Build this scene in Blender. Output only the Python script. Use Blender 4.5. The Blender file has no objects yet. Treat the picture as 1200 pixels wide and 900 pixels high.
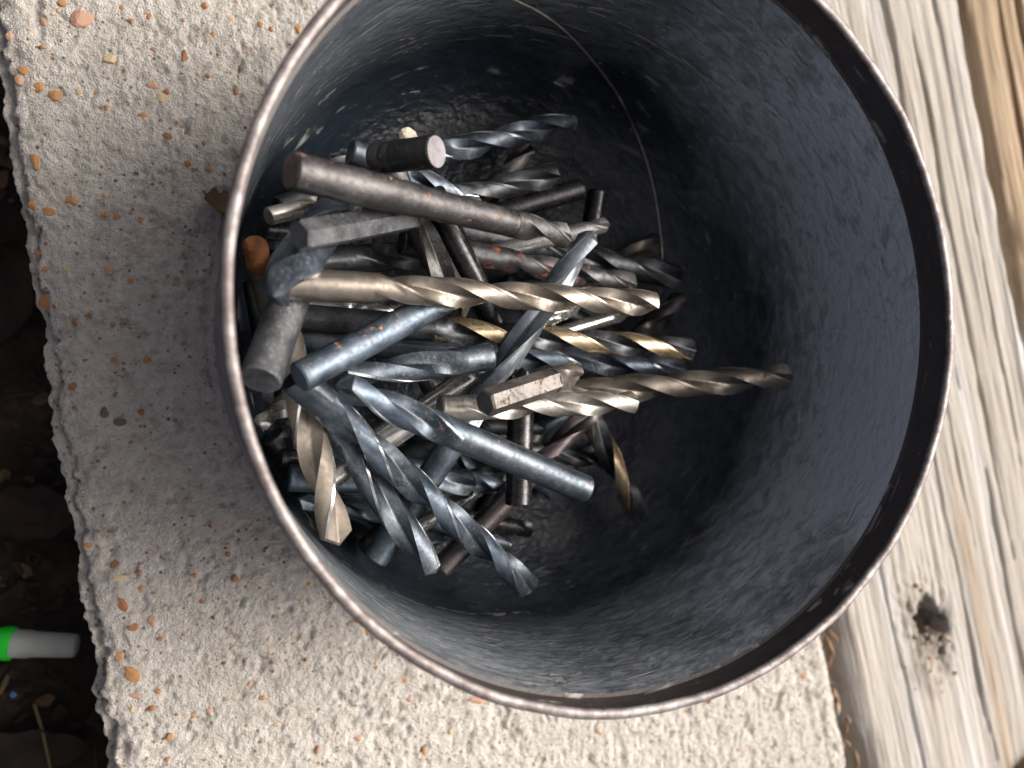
import bpy, bmesh, math, random
import numpy as np
from mathutils import Vector, Matrix

S = 0.001                      # everything below is written in millimetres
random.seed(7)
rng = np.random.default_rng(7)
sc = bpy.context.scene
COL = sc.collection

# ------------------------------------------------------------------ camera, sky, sun, exposure
cam_d = bpy.data.cameras.new('camera')
cam = bpy.data.objects.new('camera', cam_d)
COL.objects.link(cam)
cam_d.sensor_width = 36.0
cam_d.lens = 27.0
cam_d.clip_start = 0.004
cam_d.clip_end = 50.0
cam.matrix_world = Matrix.Translation((-77.2 * S, -13.6 * S, 203.5 * S)) @ Matrix.Rotation(-0.372, 4, 'Y') @ Matrix.Rotation(-0.003, 4, 'X')
cam_d.dof.use_dof = True
cam_d.dof.focus_distance = 0.166
cam_d.dof.aperture_fstop = 12.0
sc.camera = cam

SUN_AZ, SUN_EL = math.radians(7), math.radians(45)      # azimuth measured from +X towards +Y
w = bpy.data.worlds.new('World')
sc.world = w
w.use_nodes = True
nt = w.node_tree
nt.nodes.clear()
sky = nt.nodes.new('ShaderNodeTexSky')
sky.sky_type = 'NISHITA'
sky.sun_disc = False
sky.sun_elevation = SUN_EL
sky.sun_rotation = math.pi / 2 - SUN_AZ
sky.air_density = 0.1
sky.dust_density = 6.0
sky.ozone_density = 0.1
bg = nt.nodes.new('ShaderNodeBackground')
bg.inputs['Strength'].default_value = 0.145
wo = nt.nodes.new('ShaderNodeOutputWorld')
nt.links.new(sky.outputs[0], bg.inputs['Color'])
nt.links.new(bg.outputs[0], wo.inputs['Surface'])

sun_d = bpy.data.lights.new('sun', 'SUN')
sun_d.energy = 1.8
sun_d.angle = math.radians(40)
sun_d.color = (1.0, 0.955, 0.86)
sun = bpy.data.objects.new('sun', sun_d)
COL.objects.link(sun)
sd = Vector((math.cos(SUN_EL) * math.cos(SUN_AZ), math.cos(SUN_EL) * math.sin(SUN_AZ), math.sin(SUN_EL)))
sun.rotation_euler = sd.to_track_quat('Z', 'Y').to_euler()
sun.location = sd * 2

sc.view_settings.view_transform = 'Standard'
sc.view_settings.look = 'None'
sc.view_settings.gamma = 1.0
sc.view_settings.use_curve_mapping = False
sc.view_settings.exposure = 0.66
sc.cycles.max_bounces = 8
sc.cycles.use_denoising = True

# ------------------------------------------------------------------ helpers
def tag(o, label=None, cat=None, group=None, kind=None):
    if label: o['label'] = label
    if cat: o['category'] = cat
    if group: o['group'] = group
    if kind: o['kind'] = kind
    return o

def empty(name, loc=(0, 0, 0), rot=None):
    o = bpy.data.objects.new(name, None)
    o.empty_display_size = 0.005
    COL.objects.link(o)
    o.location = loc
    if rot is not None:
        o.rotation_mode = 'QUATERNION'
        o.rotation_quaternion = rot
    return o

def link(name, me, parent=None):
    o = bpy.data.objects.new(name, me)
    COL.objects.link(o)
    if parent: o.parent = parent
    return o

def mesh(name, verts, faces, mats, parent=None, midx=None, smooth=True, sharp=None, uv=None):
    me = bpy.data.meshes.new(name)
    me.from_pydata([tuple(v) for v in verts], [], faces)
    for m in mats: me.materials.append(m)
    if midx is not None: me.polygons.foreach_set('material_index', midx)
    me.polygons.foreach_set('use_smooth', [smooth] * len(me.polygons))
    if uv is not None:
        l = me.uv_layers.new(name='UVMap')
        li = np.empty(len(me.loops), np.int32)
        me.loops.foreach_get('vertex_index', li)
        l.data.foreach_set('uv', np.asarray(uv, np.float32)[li].ravel())
    if sharp is not None: me.set_sharp_from_angle(angle=math.radians(sharp))
    me.update()
    return link(name, me, parent)

def hash2(ix, iy, seed):
    n = (ix.astype(np.int64) * 374761393 + iy.astype(np.int64) * 668265263 + seed * 974634777) & 0x7fffffff
    n = ((n ^ (n >> 13)) * 1274126177) & 0x7fffffff
    return ((n ^ (n >> 16)) & 0xffff) / 65535.0

def vnoise(x, y, seed=0):
    x = np.asarray(x, float); y = np.asarray(y, float)
    ix, iy = np.floor(x), np.floor(y)
    fx, fy = x - ix, y - iy
    fx = fx * fx * (3 - 2 * fx); fy = fy * fy * (3 - 2 * fy)
    a = hash2(ix, iy, seed); b = hash2(ix + 1, iy, seed); c = hash2(ix, iy + 1, seed); d = hash2(ix + 1, iy + 1, seed)
    return (a + (b - a) * fx) * (1 - fy) + (c + (d - c) * fx) * fy

def fbm(x, y, oct=4, seed=0, gain=0.5):
    v = 0; a = 1; t = 0
    for i in range(oct):
        v = v + a * vnoise(x * 2 ** i + 17.3 * i, y * 2 ** i - 9.1 * i, seed + i)
        t += a; a *= gain
    return v / t

def grid_mesh(name, X, Y, Z, mats, parent=None, smooth=True):
    ny, nx = X.shape
    me = bpy.data.meshes.new(name)
    V = np.stack([X, Y, Z], -1).reshape(-1, 3) * S
    idx = np.arange(nx * ny).reshape(ny, nx)
    F = np.stack([idx[:-1, :-1], idx[:-1, 1:], idx[1:, 1:], idx[1:, :-1]], -1).reshape(-1, 4)
    me.vertices.add(len(V)); me.vertices.foreach_set('co', V.astype(np.float32).ravel())
    me.loops.add(F.size); me.loops.foreach_set('vertex_index', F.astype(np.int32).ravel())
    me.polygons.add(len(F))
    me.polygons.foreach_set('loop_start', np.arange(0, F.size, 4, dtype=np.int32))
    me.polygons.foreach_set('loop_total', np.full(len(F), 4, np.int32))
    me.update(calc_edges=True)
    me.polygons.foreach_set('use_smooth', np.full(len(F), smooth))
    for m in mats: me.materials.append(m)
    me.validate()
    return link(name, me, parent)

# ------------------------------------------------------------------ material helpers
class NT:
    def __init__(self, name):
        self.m = bpy.data.materials.new(name)
        self.m.use_nodes = True
        self.t = self.m.node_tree
        self.b = self.t.nodes['Principled BSDF']
    def n(self, kind, **kw):
        nd = self.t.nodes.new(kind)
        for k, v in kw.items():
            if k in nd.inputs: nd.inputs[k].default_value = v
            else: setattr(nd, k, v)
        return nd
    def l(self, a, b): self.t.links.new(a, b)
    def coord(self, kind='Object', scale=(1, 1, 1), rot=(0, 0, 0)):
        tc = self.n('ShaderNodeTexCoord')
        mp = self.n('ShaderNodeMapping')
        mp.inputs['Scale'].default_value = scale
        mp.inputs['Rotation'].default_value = rot
        self.l(tc.outputs[kind], mp.inputs['Vector'])
        return mp.outputs[0]
    def noise(self, vec, scale, detail=4, rough=0.55, dist=0):
        nd = self.n('ShaderNodeTexNoise')
        nd.inputs['Scale'].default_value = scale
        nd.inputs['Detail'].default_value = detail
        nd.inputs['Roughness'].default_value = rough
        nd.inputs['Distortion'].default_value = dist
        self.l(vec, nd.inputs['Vector'])
        return nd.outputs['Fac']
    def ramp(self, fac, stops, interp='LINEAR'):
        nd = self.n('ShaderNodeValToRGB')
        cr = nd.color_ramp
        cr.interpolation = interp
        while len(cr.elements) < len(stops): cr.elements.new(0.5)
        for e, (p, c) in zip(cr.elements, stops):
            e.position = p
            e.color = (c, c, c, 1) if isinstance(c, (int, float)) else (*c, 1)
        self.l(fac, nd.inputs['Fac'])
        return nd.outputs['Color']
    def mix(self, fac, a, b):
        nd = self.n('ShaderNodeMix', data_type='RGBA')
        for sock, v in ((nd.inputs[0], fac), (nd.inputs[6], a), (nd.inputs[7], b)):
            if isinstance(v, (int, float)): sock.default_value = v
            elif isinstance(v, tuple): sock.default_value = (*v, 1)
            else: self.l(v, sock)
        return nd.outputs[2]
    def math(self, op, a, b=0.0, c=None):
        nd = self.n('ShaderNodeMath', operation=op)
        for k, v in enumerate((a, b, c)):
            if v is None: continue
            if isinstance(v, (int, float)): nd.inputs[k].default_value = v
            else: self.l(v, nd.inputs[k])
        return nd.outputs[0]
    def bump(self, h, strength=0.3, dist=0.0003, normal=None):
        nd = self.n('ShaderNodeBump')
        nd.inputs['Strength'].default_value = strength
        nd.inputs['Distance'].default_value = dist
        self.l(h, nd.inputs['Height'])
        if normal is not None: self.l(normal, nd.inputs['Normal'])
        self.l(nd.outputs[0], self.b.inputs['Normal'])
        return nd.outputs[0]
    def set(self, **kw):
        for k, v in kw.items():
            s = self.b.inputs[k.replace('_', ' ')]
            if isinstance(v, (int, float)): s.default_value = v
            elif isinstance(v, tuple): s.default_value = (*v, 1)
            else: self.l(v, s)

def metal(name, base, rough=0.3, metallic=0.82, var=0.35, dust=0.15, dust_col=(0.22, 0.21, 0.2), rust=0.0, rust_col=(0.2, 0.07, 0.03), rough_var=0.15, grime=(0.03, 0.028, 0.026), grime_amt=0.35, aniso_len=1.0):
    """worn tool steel: patchy oxide, grime, a film of dust on what faces up, specks of rust"""
    k = NT(name)
    co = k.coord('Object')
    info = k.n('ShaderNodeObjectInfo')
    off = k.n('ShaderNodeVectorMath', operation='ADD')
    k.l(co, off.inputs[0]); k.l(info.outputs['Location'], off.inputs[1])
    co = off.outputs[0]
    n1 = k.noise(co, 220, 5, 0.6)
    n2 = k.noise(co, 900, 4, 0.6)
    n3 = k.noise(co, 1700, 3, 0.6)
    lo = tuple(c * (1 - var) for c in base); hi = tuple(min(1, c * (1 + var)) for c in base)
    col = k.ramp(n1, [(0.3, lo), (0.7, hi)])
    g = k.math('MULTIPLY', k.ramp(n2, [(0.5, 0.0), (0.72, 1.0)]), grime_amt)
    col = k.mix(g, col, grime)
    met = k.math('MULTIPLY_ADD', g, -0.7 * metallic, metallic)
    rgh = k.math('MULTIPLY_ADD', n2, rough_var * 2, rough - rough_var)
    rgh = k.math('MULTIPLY_ADD', g, 0.3, rgh)
    if dust > 0:
        geo = k.n('ShaderNodeNewGeometry')
        sx = k.n('ShaderNodeSeparateXYZ'); k.l(geo.outputs['Normal'], sx.inputs[0])
        up = k.ramp(sx.outputs['Z'], [(0.25, 0.0), (0.95, 1.0)])
        sp = k.ramp(n3, [(0.56, 0.0), (0.64, 1.0)])
        film = k.ramp(n1, [(0.35, 0.15), (0.7, 1.0)])
        d = k.math('MULTIPLY', k.math('MULTIPLY', up, k.math('MULTIPLY_ADD', sp, 1.2, film)), dust)
        col = k.mix(d, col, dust_col)
        met = k.math('MULTIPLY', met, k.math('SUBTRACT', 1.0, d))
        rgh = k.math('MULTIPLY_ADD', d, 0.4, rgh)
    if rust > 0:
        n4 = k.noise(co, 330, 6, 0.72, 0.4)
        r = k.ramp(n4, [(0.66 - 0.2 * rust, 0.0), (0.72 - 0.2 * rust, 1.0)])
        rc = k.mix(n3, rust_col, tuple(min(1, 2.6 * c) for c in rust_col))
        col = k.mix(r, col, rc)
        met = k.math('MULTIPLY', met, k.math('SUBTRACT', 1.0, r))
        rgh = k.math('MULTIPLY_ADD', r, 0.5, rgh)
    sv = k.n('ShaderNodeMapping'); sv.inputs['Scale'].default_value = (1, 1, 0.15); k.l(co, sv.inputs['Vector'])
    n5 = k.noise(sv.outputs[0], 1500, 3, 0.6)
    scr = k.math('MULTIPLY', k.ramp(k.math('ABSOLUTE', k.math('SUBTRACT', n5, 0.5)), [(0.0, 1.0), (0.02, 0.0)]), k.ramp(n1, [(0.5, 0.0), (0.6, 0.35)]))
    col = k.mix(scr, col, tuple(min(0.7, 0.15 + 1.4 * c) for c in base))
    k.set(Base_Color=col, Metallic=met, Roughness=rgh)
    k.bump(k.math('ADD', n2, k.math('MULTIPLY', n3, 0.5)), 0.22, 0.00012)
    return k.m

# ------------------------------------------------------------------ materials
def concrete_mat():
    k = NT('concrete')
    co = k.coord('Object')
    n0 = k.noise(co, 18, 4, 0.6)
    n1 = k.noise(co, 260, 6, 0.65)
    n2 = k.noise(co, 900, 5, 0.6)
    n3 = k.noise(co, 2400, 3, 0.6)
    col = k.ramp(n1, [(0.28, (0.50, 0.46, 0.40)), (0.45, (0.70, 0.67, 0.61)), (0.65, (0.81, 0.795, 0.75))])
    col = k.mix(k.ramp(n0, [(0.4, 0.0), (0.75, 0.35)]), col, (0.54, 0.50, 0.43))
    # dark mineral grains and rusty sand grains
    v = k.n('ShaderNodeTexVoronoi'); v.inputs['Scale'].default_value = 620; k.l(co, v.inputs['Vector'])
    vr = k.n('ShaderNodeSeparateColor'); k.l(v.outputs['Color'], vr.inputs[0])
    grain = k.math('MULTIPLY', k.ramp(v.outputs['Distance'], [(0.22, 1.0), (0.34, 0.0)]), k.ramp(vr.outputs[0], [(0.86, 0.0), (0.88, 0.85)]))
    col = k.mix(grain, col, (0.36, 0.19, 0.09))
    grain2 = k.math('MULTIPLY', k.ramp(v.outputs['Distance'], [(0.18, 1.0), (0.3, 0.0)]), k.ramp(vr.outputs[1], [(0.9, 0.0), (0.92, 0.8)]))
    col = k.mix(grain2, col, (0.12, 0.11, 0.1))
    pit = k.ramp(k.noise(co, 620, 5, 0.7), [(0.33, 1.0), (0.41, 0.0)])
    col = k.mix(k.math('MULTIPLY', pit, 0.75), col, (0.22, 0.19, 0.155))
    k.set(Base_Color=col, Roughness=0.92)
    k.b.inputs['Specular IOR Level'].default_value = 0.25
    k.bump(k.math('ADD', n2, k.math('MULTIPLY', n3, 0.6)), 1.0, 0.0015)
    return k.m

def pebble_mat(name, a, b):
    k = NT(name)
    co = k.coord('Object')
    n = k.noise(co, 700, 4, 0.6)
    k.set(Base_Color=k.ramp(n, [(0.3, a), (0.7, b)]), Roughness=0.6)
    k.bump(n, 0.3, 0.0003)
    return k.m

def soil_mat():
    k = NT('soil')
    co = k.coord('Object')
    n1 = k.noise(co, 60, 6, 0.65); n2 = k.noise(co, 500, 5, 0.65)
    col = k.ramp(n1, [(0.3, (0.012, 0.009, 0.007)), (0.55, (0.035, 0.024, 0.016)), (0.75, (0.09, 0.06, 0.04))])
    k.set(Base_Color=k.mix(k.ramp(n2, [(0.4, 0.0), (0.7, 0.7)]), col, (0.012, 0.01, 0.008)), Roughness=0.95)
    k.bump(n2, 0.8, 0.002)
    return k.m

def wood_mat():
    """weathered timber: local Y runs along the grain"""
    k = NT('weathered_wood')
    streak = k.coord('Object', (1, 0.035, 1))
    long_ = k.coord('Object', (1, 0.12, 1))
    co = k.coord('Object')
    n1 = k.noise(streak, 75, 5, 0.6, 0.25)
    n2 = k.noise(streak, 420, 5, 0.65, 0.3)
    n3 = k.noise(long_, 1300, 4, 0.6)
    n4 = k.noise(long_, 40, 4, 0.55)
    col = k.ramp(n1, [(0.26, (0.33, 0.285, 0.235)), (0.40, (0.385, 0.355, 0.31)), (0.50, (0.44, 0.42, 0.385)), (0.64, (0.54, 0.54, 0.535))])
    col = k.mix(k.ramp(n4, [(0.42, 0.0), (0.68, 0.75)]), col, (0.41, 0.38, 0.335))
    line = k.ramp(n2, [(0.36, 1.0), (0.46, 0.0)])
    col = k.mix(k.math('MULTIPLY', line, 0.3), col, (0.30, 0.24, 0.18))
    col = k.mix(k.math('MULTIPLY', k.ramp(n3, [(0.55, 0.0), (0.75, 1.0)]), 0.25), col, (0.3, 0.25, 0.19))
    # grey dirt stain round the rotten knot, tan heartwood beyond the split
    at = k.n('ShaderNodeAttribute', attribute_name='stain')
    col = k.mix(k.math('MULTIPLY', at.outputs['Fac'], k.ramp(n3, [(0.3, 0.5), (0.7, 1.0)])), col, (0.13, 0.11, 0.09))
    at2 = k.n('ShaderNodeAttribute', attribute_name='heart')
    tan = k.ramp(n2, [(0.3, (0.17, 0.115, 0.07)), (0.55, (0.36, 0.275, 0.185)), (0.75, (0.48, 0.39, 0.285))])
    col = k.mix(at2.outputs['Fac'], col, tan)
    k.set(Base_Color=col, Roughness=0.85)
    k.b.inputs['Specular IOR Level'].default_value = 0.25
    k.bump(k.math('ADD', n2, k.math('MULTIPLY', n3, 0.6)), 0.9, 0.0009)
    return k.m

def can_inner_mat(name, dark, scuff, amt, rough=0.34, worn=False, spec=0.55, src='UV', ior=1.5, peel_amt=0.3):
    """black lacquer, rubbed grey and scratched; worn also paints light and shade round the wall; uv is in metres (round, up)"""
    k = NT(name)
    uv = k.coord(src, (1, 1, 1))
    st = k.coord(src, (0.5, 1, 1), (0, 0, 0.45))
    stf = k.coord(src, (0.10, 1, 1), (0, 0, 0.25))
    stg = k.coord(src, (0.10, 1, 1), (0, 0, -0.5))
    big = k.noise(uv, 26, 4, 0.6)
    mid = k.noise(st, 330, 6, 0.62, 0.9)
    fine = k.noise(st, 900, 4, 0.6, 0.3)
    patch = k.noise(uv, 75, 3, 0.6)
    patch2 = k.noise(uv, 140, 3, 0.6)
    s1 = k.math('ABSOLUTE', k.math('SUBTRACT', k.noise(stf, 95, 1.0, 0.4, 0.1), 0.5))
    s2 = k.math('ABSOLUTE', k.math('SUBTRACT', k.noise(stg, 130, 1.0, 0.4, 0.1), 0.5))
    sc1 = k.math('MULTIPLY', k.ramp(s1, [(0.0, 1.0), (0.016, 0.0)]), k.ramp(patch, [(0.54, 0.0), (0.6, 1.0)]))
    sc2 = k.math('MULTIPLY', k.ramp(s2, [(0.0, 1.0), (0.014, 0.0)]), k.ramp(patch2, [(0.56, 0.0), (0.61, 1.0)]))
    scr = k.math('MAXIMUM', sc1, sc2)
    v = k.n('ShaderNodeTexVoronoi'); v.inputs['Scale'].default_value = 800; k.l(uv, v.inputs['Vector'])
    vs = k.n('ShaderNodeSeparateColor'); k.l(v.outputs['Color'], vs.inputs[0])
    speck = k.math('MULTIPLY', k.ramp(v.outputs['Distance'], [(0.1, 1.0), (0.2, 0.0)]), k.ramp(vs.outputs[0], [(0.72, 0.0), (0.76, 1.0)]))
    speck = k.math('MULTIPLY', speck, k.ramp(patch2, [(0.48, 0.0), (0.62, 1.0)]))
    rub_light = k.math('MULTIPLY', k.ramp(big, [(0.3, 0.45), (0.6, 1.0)]), k.ramp(mid, [(0.36, 0.55), (0.6, 1.0)]))
    if worn:  # scuffs weighted by painted light and shade, by height and round the wall
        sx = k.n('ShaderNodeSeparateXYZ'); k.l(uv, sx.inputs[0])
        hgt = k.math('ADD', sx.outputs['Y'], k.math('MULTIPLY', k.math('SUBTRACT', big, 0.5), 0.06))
        rub_light = k.math('MULTIPLY', rub_light, k.ramp(k.math('MULTIPLY', hgt, 10.0), [(0.24, 1.0), (0.58, 0.09)]))  # lit upper wall and shaded depth painted into the scuff mask
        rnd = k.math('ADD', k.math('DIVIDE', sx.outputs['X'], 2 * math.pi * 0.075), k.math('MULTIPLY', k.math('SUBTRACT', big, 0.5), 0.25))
        rub_light = k.math('MULTIPLY', rub_light, k.ramp(rnd, [(0.0, 1.0), (0.11, 0.85), (0.20, 0.2), (0.5, 0.06), (0.6, 0.22), (0.76, 0.28), (0.9, 0.95)]))  # lit right side, darker top and left painted in round the can
    rub_light = k.math('MINIMUM', k.math('MULTIPLY', rub_light, amt), 1.0)
    col = k.mix(rub_light, dark, scuff)
    marks = k.math('MAXIMUM', scr, speck)
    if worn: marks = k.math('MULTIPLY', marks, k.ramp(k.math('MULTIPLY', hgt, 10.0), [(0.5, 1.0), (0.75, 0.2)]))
    col = k.mix(k.math('MULTIPLY', marks, 0.65), col, (0.55, 0.54, 0.50))
    rgh = k.math('MULTIPLY_ADD', mid, 0.22, rough - 0.11)
    rgh = k.math('MULTIPLY_ADD', rub_light, 0.08, rgh)
    k.set(Base_Color=col, Roughness=rgh, Metallic=0.0)
    k.b.inputs['Specular IOR Level'].default_value = spec
    peel = k.noise(k.coord(src, (0.6, 1, 1), (0, 0, 0.45)), 420, 3, 0.5, 0.5)
    h = k.math('ADD', k.math('MULTIPLY', mid, 0.5), k.math('MULTIPLY', peel, peel_amt))
    h = k.math('SUBTRACT', h, k.math('MULTIPLY', scr, 0.4))
    k.bump(h, 0.6, 0.0009)
    if worn: k.l(k.math('MULTIPLY_ADD', k.ramp(k.math('MULTIPLY', hgt, 10.0), [(0.34, 1.0), (0.66, 0.0)]), ior - 1.28, 1.28), k.b.inputs['IOR'])  # gloss drops towards the floor, standing in for its dark reflection
    else: k.b.inputs['IOR'].default_value = ior
    return k.m

def can_outer_mat():
    k = NT('can_outer')
    st = k.coord('UV', (0.04, 1, 1)); uv = k.coord('UV')
    n1 = k.noise(st, 600, 5, 0.6); n2 = k.noise(uv, 60, 5, 0.65)
    col = k.ramp(n1, [(0.3, (0.20, 0.17, 0.165)), (0.6, (0.36, 0.32, 0.31)), (0.8, (0.5, 0.46, 0.44))])
    col = k.mix(k.ramp(n2, [(0.5, 0.0), (0.75, 0.7)]), col, (0.14, 0.085, 0.07))
    k.set(Base_Color=col, Roughness=0.5, Metallic=0.45)
    k.bump(n1, 0.2, 0.0003)
    return k.m

def rim_mat():
    k = NT('can_rim')
    co = k.coord('Object')
    n1 = k.noise(co, 210, 7, 0.72); n2 = k.noise(co, 800, 4, 0.6)
    col = k.ramp(n1, [(0.30, (0.11, 0.075, 0.07)), (0.46, (0.20, 0.18, 0.178)), (0.56, (0.30, 0.285, 0.28)), (0.68, (0.40, 0.40, 0.40))])
    col = k.mix(k.ramp(n2, [(0.58, 0.0), (0.75, 0.35)]), col, (0.16, 0.10, 0.085))
    k.set(Base_Color=col, Roughness=k.math('MULTIPLY_ADD', n2, 0.3, 0.4), Metallic=0.6)
    k.bump(n2, 0.25, 0.0002)
    return k.m

def plain(name, col, rough=0.5, metallic=0.0, spots=None, scale=300, **kw):
    k = NT(name)
    n = k.noise(k.coord('Object'), scale, 5, 0.6)
    lo = tuple(c * 0.75 for c in col) if spots is None else spots
    k.set(Base_Color=k.ramp(n, [(0.35, lo), (0.6, col)]), Roughness=rough, Metallic=metallic)
    k.bump(n, 0.2, 0.0003)
    for a, b in kw.items(): k.b.inputs[a.replace('_', ' ')].default_value = b
    return k.m

M = {}
M['concrete'] = concrete_mat()
M['soil'] = soil_mat()
M['wood'] = wood_mat()
M['can_in'] = can_inner_mat('can_inside_lacquer', (0.007, 0.013, 0.022), (0.66, 0.73, 0.79), 1.9, rough=0.22, worn=True, spec=0.5, ior=2.1, peel_amt=1.0)  # worn: scuffs plus painted light high and right, shade low down
M['can_lip'] = can_inner_mat('can_lip_black', (0.045, 0.036, 0.035), (0.10, 0.092, 0.088), 0.6, 0.5)
M['can_out'] = can_outer_mat()
M['rim'] = rim_mat()
M['peb'] = [pebble_mat('pebble_orange', (0.33, 0.16, 0.055), (0.52, 0.28, 0.11)), pebble_mat('pebble_brown', (0.22, 0.09, 0.035), (0.42, 0.2, 0.09)),
            pebble_mat('pebble_pink', (0.42, 0.24, 0.15), (0.56, 0.36, 0.25)), pebble_mat('pebble_cream', (0.50, 0.38, 0.20), (0.62, 0.5, 0.32)), pebble_mat('pebble_dark', (0.1, 0.08, 0.065), (0.2, 0.15, 0.11))]
# drill steels: (land, flute, margin, shank, point)
D = {}
blk = metal('black_oxide', (0.045, 0.052, 0.062), 0.34, dust=0.2, rust=0.0)
glo = metal('black_oxide_glossy', (0.045, 0.046, 0.05), 0.26, dust=0.1)
blu = metal('blue_oxide', (0.07, 0.1, 0.135), 0.34, dust=0.32, rust=0.08, dust_col=(0.26, 0.26, 0.26))
blb = metal('blue_steel', (0.115, 0.16, 0.215), 0.34, dust=0.22, rust=0.12)
dus = metal('dusty_oxide', (0.065, 0.064, 0.066), 0.4, dust=0.3, dust_col=(0.2, 0.195, 0.19), rust=0.2, rust_col=(0.26, 0.12, 0.065))
gun = metal('gunmetal', (0.12, 0.13, 0.143), 0.36, dust=0.35, dust_col=(0.25, 0.245, 0.24))
bgr = metal('blue_grey_shank', (0.09, 0.13, 0.175), 0.38, dust=0.35, dust_col=(0.25, 0.27, 0.29), rust=0.18, rust_col=(0.3, 0.12, 0.05))
brt = metal('bright_steel', (0.50, 0.50, 0.49), 0.18, var=0.2, dust=0.06, grime_amt=0.25)
brz = metal('bronze_cobalt', (0.28, 0.25, 0.213), 0.32, var=0.25, dust=0.08, grime=(0.06, 0.045, 0.03), grime_amt=0.4)
brd = metal('bronze_dark', (0.24, 0.215, 0.178), 0.34, var=0.35, dust=0.1, grime=(0.06, 0.04, 0.025), grime_amt=0.6)
gol = metal('gold_land', (0.48, 0.375, 0.24), 0.28, var=0.2, dust=0.06, grime_amt=0.2)
kha = metal('khaki_carbide', (0.235, 0.205, 0.17), 0.52, metallic=0.5, var=0.18, dust=0.3, dust_col=(0.32, 0.29, 0.24), grime_amt=0.25, rust=0.02)
dir_ = metal('dirty_steel', (0.40, 0.385, 0.345), 0.33, var=0.3, dust=0.15, grime=(0.05, 0.04, 0.025), grime_amt=0.65)
pur = metal('purple_oxide', (0.115, 0.098, 0.104), 0.3, dust=0.1)
rus = metal('rusty_black', (0.075, 0.078, 0.085), 0.38, dust=0.2, rust=0.45, rust_col=(0.22, 0.055, 0.03))
brh = metal('brown_hex', (0.17, 0.16, 0.15), 0.45, dust=0.2, rust=0.45, rust_col=(0.06, 0.04, 0.026), dust_col=(0.2, 0.18, 0.165))
rse = metal('orange_rust', (0.25, 0.10, 0.04), 0.7, metallic=0.1, dust=0.0, rust=0.6, rust_col=(0.26, 0.09, 0.025))
shn = metal('ground_point', (0.66, 0.66, 0.66), 0.16, var=0.15, dust=0.0, grime_amt=0.1)
wor = metal('worn_edge', (0.30, 0.33, 0.36), 0.24, var=0.3, dust=0.05, grime_amt=0.4)
red = metal('reddish_end', (0.19, 0.135, 0.12), 0.55, metallic=0.5, dust=0.25, rust=0.05)
pal = metal('pale_end', (0.28, 0.27, 0.29), 0.5, metallic=0.6, dust=0.5, dust_col=(0.26, 0.25, 0.265))
bsh = metal('blue_black_shank', (0.07, 0.095, 0.122), 0.34, dust=0.2, rust=0.1)
dsg = metal('dusty_grey_shank', (0.10, 0.108, 0.118), 0.45, dust=0.5, dust_col=(0.22, 0.225, 0.23))
bls = metal('blue_silver', (0.31, 0.36, 0.41), 0.3, dust=0.12)
D = {'dustgrey': (dsg, dsg, wor, dsg, dsg), 'bluesilver': (bls, bls, wor, bgr, bls), 'black': (blk, blk, blk, blk, blk), 'gloss': (glo, glo, glo, glo, glo), 'blue': (blu, blu, wor, blu, blu), 'bluebright': (blb, blu, wor, bsh, blb),
     'dusty': (dus, dus, dus, dus, dus), 'gunmetal': (gun, gun, wor, gun, gun), 'bluegrey': (blu, blu, wor, bgr, blu), 'bright': (brt, brt, brt, brt, brt),
     'bronze': (brz, brd, brz, brz, brz), 'bronzedark': (brd, brd, brz, brd, brd), 'blackgold': (gol, blk, gol, blk, brd), 'khaki': (kha, kha, shn, kha, kha),
     'dirty': (dir_, dir_, dir_, dir_, brt), 'purple': (pur, pur, pur, pur, pur), 'rusty': (rus, rus, rus, rus, blk), 'brownhex': (brh, brh, brh, brh, brh), 'rustend': (dir_, dir_, dir_, dir_, dir_)}

# ------------------------------------------------------------------ the setting: soil, slab, timber
xs = np.concatenate([np.linspace(-900, -240, 12), np.arange(-225, -96, 1.6), np.linspace(-80, 900, 20)])
ys = np.concatenate([np.linspace(-900, -200, 10), np.arange(-190, 121, 1.6), np.linspace(140, 900, 12)])
X, Y = np.meshgrid(xs, ys)
Z = -62 + 9 * (fbm(X / 22, Y / 22, 5, 3) - 0.5) + 3 * (fbm(X / 4, Y / 4, 3, 5) - 0.5)
soil = tag(grid_mesh('soil_ground', X, Y, Z, [M['soil']]), 'dark shaded soil and leaf litter beside the concrete slab', 'soil', kind='structure')

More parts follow.
